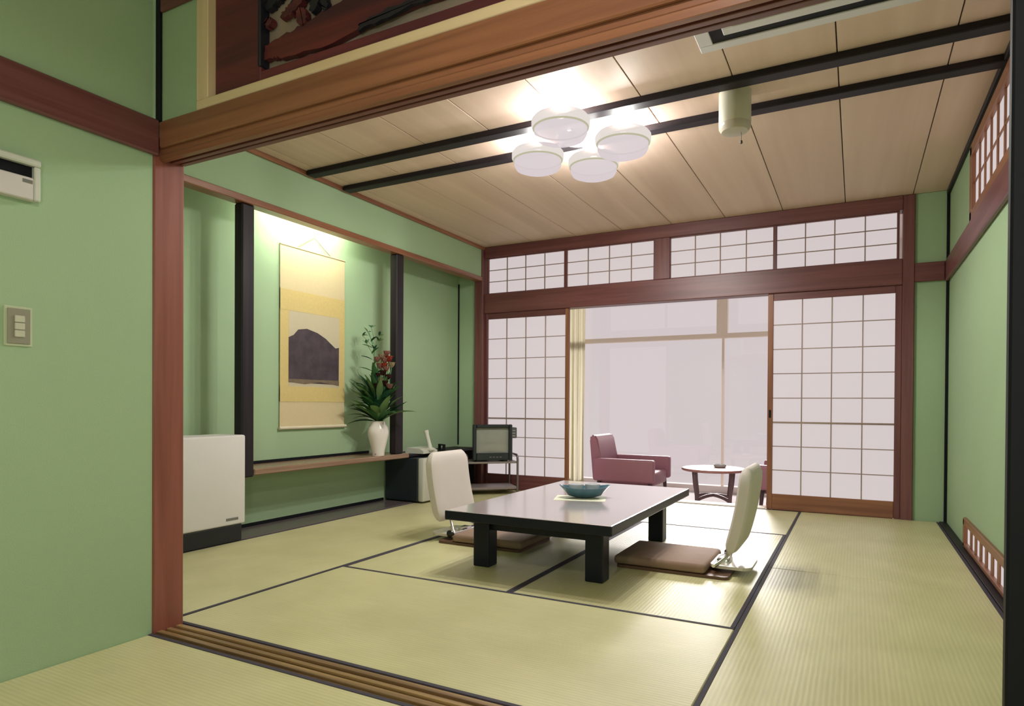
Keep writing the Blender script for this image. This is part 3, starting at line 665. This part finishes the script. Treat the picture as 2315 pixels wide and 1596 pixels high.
# front bezel (four bars), housing tapering to the back
tvbox('bezel', -.175, -.145, -.155, -.115, .012, .325); tvbox('bezel', .145, .175, -.155, -.115, .012, .325)
tvbox('bezel', -.145, .145, -.155, -.115, .295, .325); tvbox('bezel', -.145, .145, -.155, -.115, .012, .075)
bm = bmesh.new()
v = [bm.verts.new(p) for p in ((-.172, -.115, .014), (.172, -.115, .014), (.172, -.115, .323), (-.172, -.115, .323), (-.125, .125, .03), (.125, .125, .03), (.125, .125, .27), (-.125, .125, .27))]
for q in ((0, 1, 2, 3), (4, 7, 6, 5), (0, 4, 5, 1), (1, 5, 6, 2), (2, 6, 7, 3), (3, 7, 4, 0)): bm.faces.new([v[i] for i in q])
from_bm('housing', bm, TVB, tv)
bm = bmesh.new(); n = 10; g = []
for i in range(n+1):
    g.append([bm.verts.new((-.147 + .294*i/n, -.122 - .018*(1-((i/n-.5)*2)**2)*(1-((j/n-.5)*2)**2), .073 + .224*j/n)) for j in range(n+1)])
for i in range(n):
    for j in range(n): bm.faces.new((g[i][j], g[i+1][j], g[i+1][j+1], g[i][j+1]))
from_bm('screen', bm, plain('grey_screen_glass', (.30, .31, .28), .12, .06, 5, coat=.5), tv, smooth=True)  # grey glass, colour raised for the bright reflection on it
for k in range(4): tvbox('button', -.03+.03*k, -.012+.03*k, -.158, -.154, .035, .045, mt=plain('grey_button', (.12, .12, .12), .4), bev=.001)
for s in (-1, 1): tvbox('foot', s*.12-.02, s*.12+.02, -.12, .08, .0, .014, bev=.002)
cb = empty('coin_timer', (tvx, tvy, .0), rz); 
cb.location = Vector((tvx, tvy, .289)) + Vector((.205*math.cos(rz), .205*math.sin(rz), .0))
tag(cb, 'small grey coin timer box beside the television screen', 'coin box')
box('bracket', -.014, .002, -.03, .03, .0, .20, TVB, cb, .002); box('timer_box', -.029, .035, -.06, .05, .20, .295, plain('grey_timer', (.10, .105, .11), .4), cb, .005)
for k in range(3): box('slot', -.012, .02, -.063, -.0595, .215+.024*k, .225+.024*k, plain('light_grey_slot', (.35, .35, .34), .4), cb, .001)

# sun room furniture
MAUVE = plain('mauve_vinyl', (.30, .125, .165), .5, .08, 8)
def armchair(loc, rz, label):
    t = empty('armchair', loc, rz); tag(t, label, 'armchair', 'low mauve armchairs of the sun room')
    # faces +X; arms at +-Y
    for s in (-1, 1):
        a = box('arm', -.27, .31, s*.285-.04, s*.285+.04, .20, .41, MAUVE, t, .020, 3, True)
    box('seat', -.24, .29, -.243, .243, .16, .29, MAUVE, t, .03, 3, True)
    bm = prism_bm([(-.30, .19), (-.20, .19), (-.215, .40), (-.255, .60), (-.285, .625), (-.325, .62), (-.335, .58)], .485)
    bmesh.ops.bevel(bm, geom=bm.edges[:], offset=.014, segments=2, affect='EDGES')
    from_bm('backrest', bm, MAUVE, t, (0, -.2425, 0), True)
    dk = plain('dark_chair_leg', (.06, .03, .035), .4)
    for sx in (-.23, .26):
        for s in (-1, 1): from_bm('leg', tube_bm([(sx, s*.25, .21), (sx*1.06, s*.255, 0)], [.020, .014], 10), dk, t, smooth=True)
    return t
armchair((-1.92, 6.07, ZF), 0, 'mauve armchair standing left of the round sun room table')
armchair((-.44, 6.12, ZF), math.pi, 'mauve armchair half hidden behind the right paper screen')
rd = empty('round_table', (-1.17, 6.20, ZF)); tag(rd, 'small round wooden table with curved feet in the sun room', 'table')
TW = wood('pink_brown_wood', (.34, .15, .14, 1), (.44, .21, .18, 1), 0, .4)
lathe('tabletop', [(0, .305), (.27, .305), (.285, .312), (.288, .322), (.285, .330), (.27, .334), (0, .334)], TW, rd, n=40)
DK = plain('dark_table_leg', (.13, .075, .085), .4)
for k in range(4):
    a = YAW + math.radians(28) + k*math.pi/2
    dv = Vector((math.cos(a), math.sin(a), 0))
    tube('leg', [dv*.235 + Vector((0, 0, .306)), dv*.225 + Vector((0, 0, .20)), dv*.205 + Vector((0, 0, .09)), dv*.20 + Vector((0, 0, 0.0))], [.022, .020, .018, .018], DK, rd, 10)
for k in range(2):
    a = YAW + math.radians(28) + k*math.pi/2
    dv = Vector((math.cos(a), math.sin(a), 0))
    tube('curved_stretcher', [dv*(.2*q) + Vector((0, 0, .045 + .035*(1-q*q))) for q in (-1, -.75, -.5, -.25, 0, .25, .5, .75, 1)], .016, DK, rd, 10)
ash = lathe('ashtray', [(0, 0), (.045, 0), (.055, .008), (.058, .028), (.052, .028), (.046, .012), (0, .010)], plain('grey_glass', (.45, .47, .46), .2), None, (-1.12, 6.25, ZF+.334), 24)
tag(ash, 'small grey ashtray on the round sun room table', 'ashtray')

# ceiling lamp with four shades
lp = empty('ceiling_lamp', (-1.345, 3.275, ZC)); tag(lp, 'ceiling lamp of four glowing white round shades', 'ceiling lamp')
lathe('canopy', [(0, 0), (.12, 0), (.12, -.03), (.10, -.045), (0, -.045)], plain('white_metal', (.8, .78, .76), .4), lp, (0, 0, 0))
SHADE = diffuser('glowing_shade', (.70, .615, .64, 1), 1.0, .155)
SHADE2 = diffuser('glowing_shade_upper', (.70, .64, .60, 1), 1.12, .07)
for dx, dy in ((.03, -.30), (.245, .025), (-.255, .03), (-.01, .265)):
    q_ = 1 - .138/math.hypot(dx, dy)
    tube('arm', [(dx*.3, dy*.3, -.03), (dx*q_, dy*q_, -.050)], .010, plain('white_metal', (.8, .78, .76), .4), lp, 10)
    g = empty('shade_unit', (dx, dy, -.045)); g.parent = lp
    lathe('upper_shade', [(.02, 0), (.135, -.004), (.146, -.018), (.146, -.045), (.140, -.056)], SHADE2, g, n=40)
    lathe('shade_ring', [(.140, -.054), (.1405, -.060), (.133, -.062), (.132, -.056), (.140, -.054)], diffuser('cream_ring', (.50, .48, .33, 1), 1.0, 0.0), g, n=40)
    lathe('lower_shade', [(.133, -.062), (.132, -.085), (.122, -.104), (.095, -.115), (.05, -.120), (0, -.121)], SHADE, g, n=40)
    li = bpy.data.lights.new('bulb_light', 'POINT'); li.energy = LAMP_W; li.color = (1, .975, .93); li.shadow_soft_size = .03
    lo = bpy.data.objects.new('bulb_light', li); C.objects.link(lo); lo.parent = g; lo.location = (0, 0, -.040)
# white ceiling cylinder with a pull cord
cy = empty('ceiling_spot', (-.52, 3.205, ZC)); tag(cy, 'white cylinder fitting with a pull cord hanging from the ceiling battens', 'ceiling fitting')
lathe('cylinder_body', [(0, 0), (.073, 0), (.073, -.150), (.070, -.154), (.068, -.150), (.066, -.06), (0, -.055)], plain('cream_cylinder', (.62, .60, .48), .5, .03), cy)
lathe('glass_rim', [(.073, -.150), (.072, -.168), (.060, -.185), (.03, -.192), (0, -.194)], plain('frosted_rim', (.55, .50, .42), .3, .05), cy)
tube('pull_cord', [(.03, .0, -.18), (.03, .0, -.23)], .0015, plain('cord', (.2, .16, .1), .7), cy, 6)
lathe('pull_knob', [(0, 0), (.005, -.003), (.006, -.015), (0, -.02)], plain('dark_knob', (.06, .06, .05), .5), cy, (.03, 0, -.228), 10)
# ceiling cassette air conditioner
ac = empty('air_conditioner', (-.17, 2.41, ZC)); tag(ac, 'white ceiling air conditioner panel with a black edged grille', 'air conditioner')
WM = plain('white_metal_panel', (.72, .70, .76), .4, .03)
x0, x1, y0, y1 = -.415, .415, -.365, .365
for a in ((x0, x1, y1-.05, y1), (x0, x1, y0, y0+.05), (x0, x0+.055, y0+.05, y1-.05), (x1-.055, x1, y0+.05, y1-.05)):
    box('cover_frame', *a, -.008, 0, WM, ac, .002)
x0 += .055; x1 -= .055; y0 += .05; y1 -= .05
for a in ((x0, x1, y1-.045, y1), (x0, x1, y0, y0+.045), (x0, x0+.05, y0+.045, y1-.045), (x1-.05, x1, y0+.045, y1-.045)):
    box('air_slot', *a, -.003, 0, BLACK, ac, 0)
x0 += .05; x1 -= .05; y0 += .045; y1 -= .045
for a in ((x0, x1, y1-.05, y1), (x0, x1, y0, y0+.05), (x0, x0+.04, y0+.05, y1-.05), (x1-.04, x1, y0+.05, y1-.05)):
    box('inner_frame', *a, -.007, 0, WM, ac, .002)
for k in range(14):
    y = y0+.062 + k*(y1-y0-.12)/13.5
    box('grille_slat', x0+.04, x1-.04, y, y+.012, -.006, -.001, plain('grey_slat', (.30, .29, .30), .5), ac, .001)
# wall switch and wall vent of the front room
sw = empty('light_switch', (XW, .976, 1.005)); tag(sw, 'grey wall switch plate with three white keys on the green wall', 'light switch')
box('outer_rim', 0, .004, -.036, .036, -.057, .057, plain('pale_green_rim', (.50, .55, .38), .4), sw, .002)
box('plate', .004, .007, -.029, .029, -.050, .050, plain('grey_plate', (.27, .26, .20), .5), sw, .002)
for k in range(3): box('key', .007, .011, -.012, .014, -.031+.021*k, -.0115+.021*k, plain('white_key', (.55, .55, .44), .4), sw, .002)
vt = empty('wall_vent', (XW, .90, 1.425)); tag(vt, 'white wall unit with a dark air slot under the picture rail', 'wall unit')
VW = plain('white_vent', (.60, .62, .56), .4)
box('back_plate', 0, .012, -.14, .121, -.058, .060, VW, vt, .003)
box('top_lip', .012, .034, -.14, .121, .040, .060, VW, vt, .004); box('side_lip', .012, .030, .105, .121, -.058, .040, VW, vt, .003)
box('lower_flap', .012, .028, -.14, .105, -.058, .006, plain('white_flap', (.62, .58, .57), .4), vt, .003)
box('air_slot', .012, .014, -.14, .105, .006, .040, BLACK, vt, 0); box('grey_label', .028, .029, .075, .10, -.012, -.002, plain('grey_badge', (.17, .17, .15), .4), vt, 0)
# unseen lamp added above the camera to light the front room: wooden shade, frosted disc below
fl2 = empty('added_pendant', (-.18, .34, 2.42)); tag(fl2, 'added unseen pendant lamp with a wooden shade in the front room', 'pendant lamp')
tube('flex', [(0, 0, 0), (0, 0, -.34)], .005, WM, fl2, 8)
lathe('lamp_shade', [(.03, -.33), (.06, -.335), (.19, -.45), (.20, -.475), (.195, -.475), (.185, -.45), (.055, -.342), (.03, -.338)], plain('brown_lamp_shade', (.30, .19, .11), .5), fl2, n=40)
lathe('bulb', [(0, -.336), (.02, -.338), (.022, -.36), (.034, -.385), (.030, -.405), (0, -.412)], glow('bulb_glass', (.9, .8, .6, 1), 1.0, .5), fl2, n=20)
li = bpy.data.lights.new('added_pendant_light', 'POINT'); li.energy = ADDED_PENDANT_W; li.color = (1, .97, .88); li.shadow_soft_size = .03
lo = bpy.data.objects.new('added_pendant_light', li); C.objects.link(lo); lo.parent = fl2; lo.location = (0, 0, -.447)
# fill light added unseen behind the camera, built as a standing paper lamp
sp = empty('fill_lamp', (.05, -.60, 0)); tag(sp, 'added unseen fill lamp with a paper shade behind the camera', 'floor lamp')
lathe('lamp_base', [(0, 0), (.13, 0), (.13, .015), (.03, .03), (0, .03)], plain('dark_lamp_base', (.04, .03, .025), .5), sp)
tube('lamp_pole', [(0, 0, .02), (0, 0, .95)], .010, plain('dark_lamp_base', (.04, .03, .025), .5), sp, 10)
lathe('paper_shade', [(.13, .93), (.165, .94), (.165, 1.33), (.16, 1.335), (.05, 1.335)], diffuser('fill_lamp_shade', (.9, .82, .62, 1), .8, .55), sp, n=36)
li = bpy.data.lights.new('fill_lamp_light', 'POINT'); li.energy = FILL_W; li.color = (1, .98, .96); li.shadow_soft_size = .10
lo = bpy.data.objects.new('fill_lamp_light', li); C.objects.link(lo); lo.parent = sp; lo.location = (0, 0, 1.13)
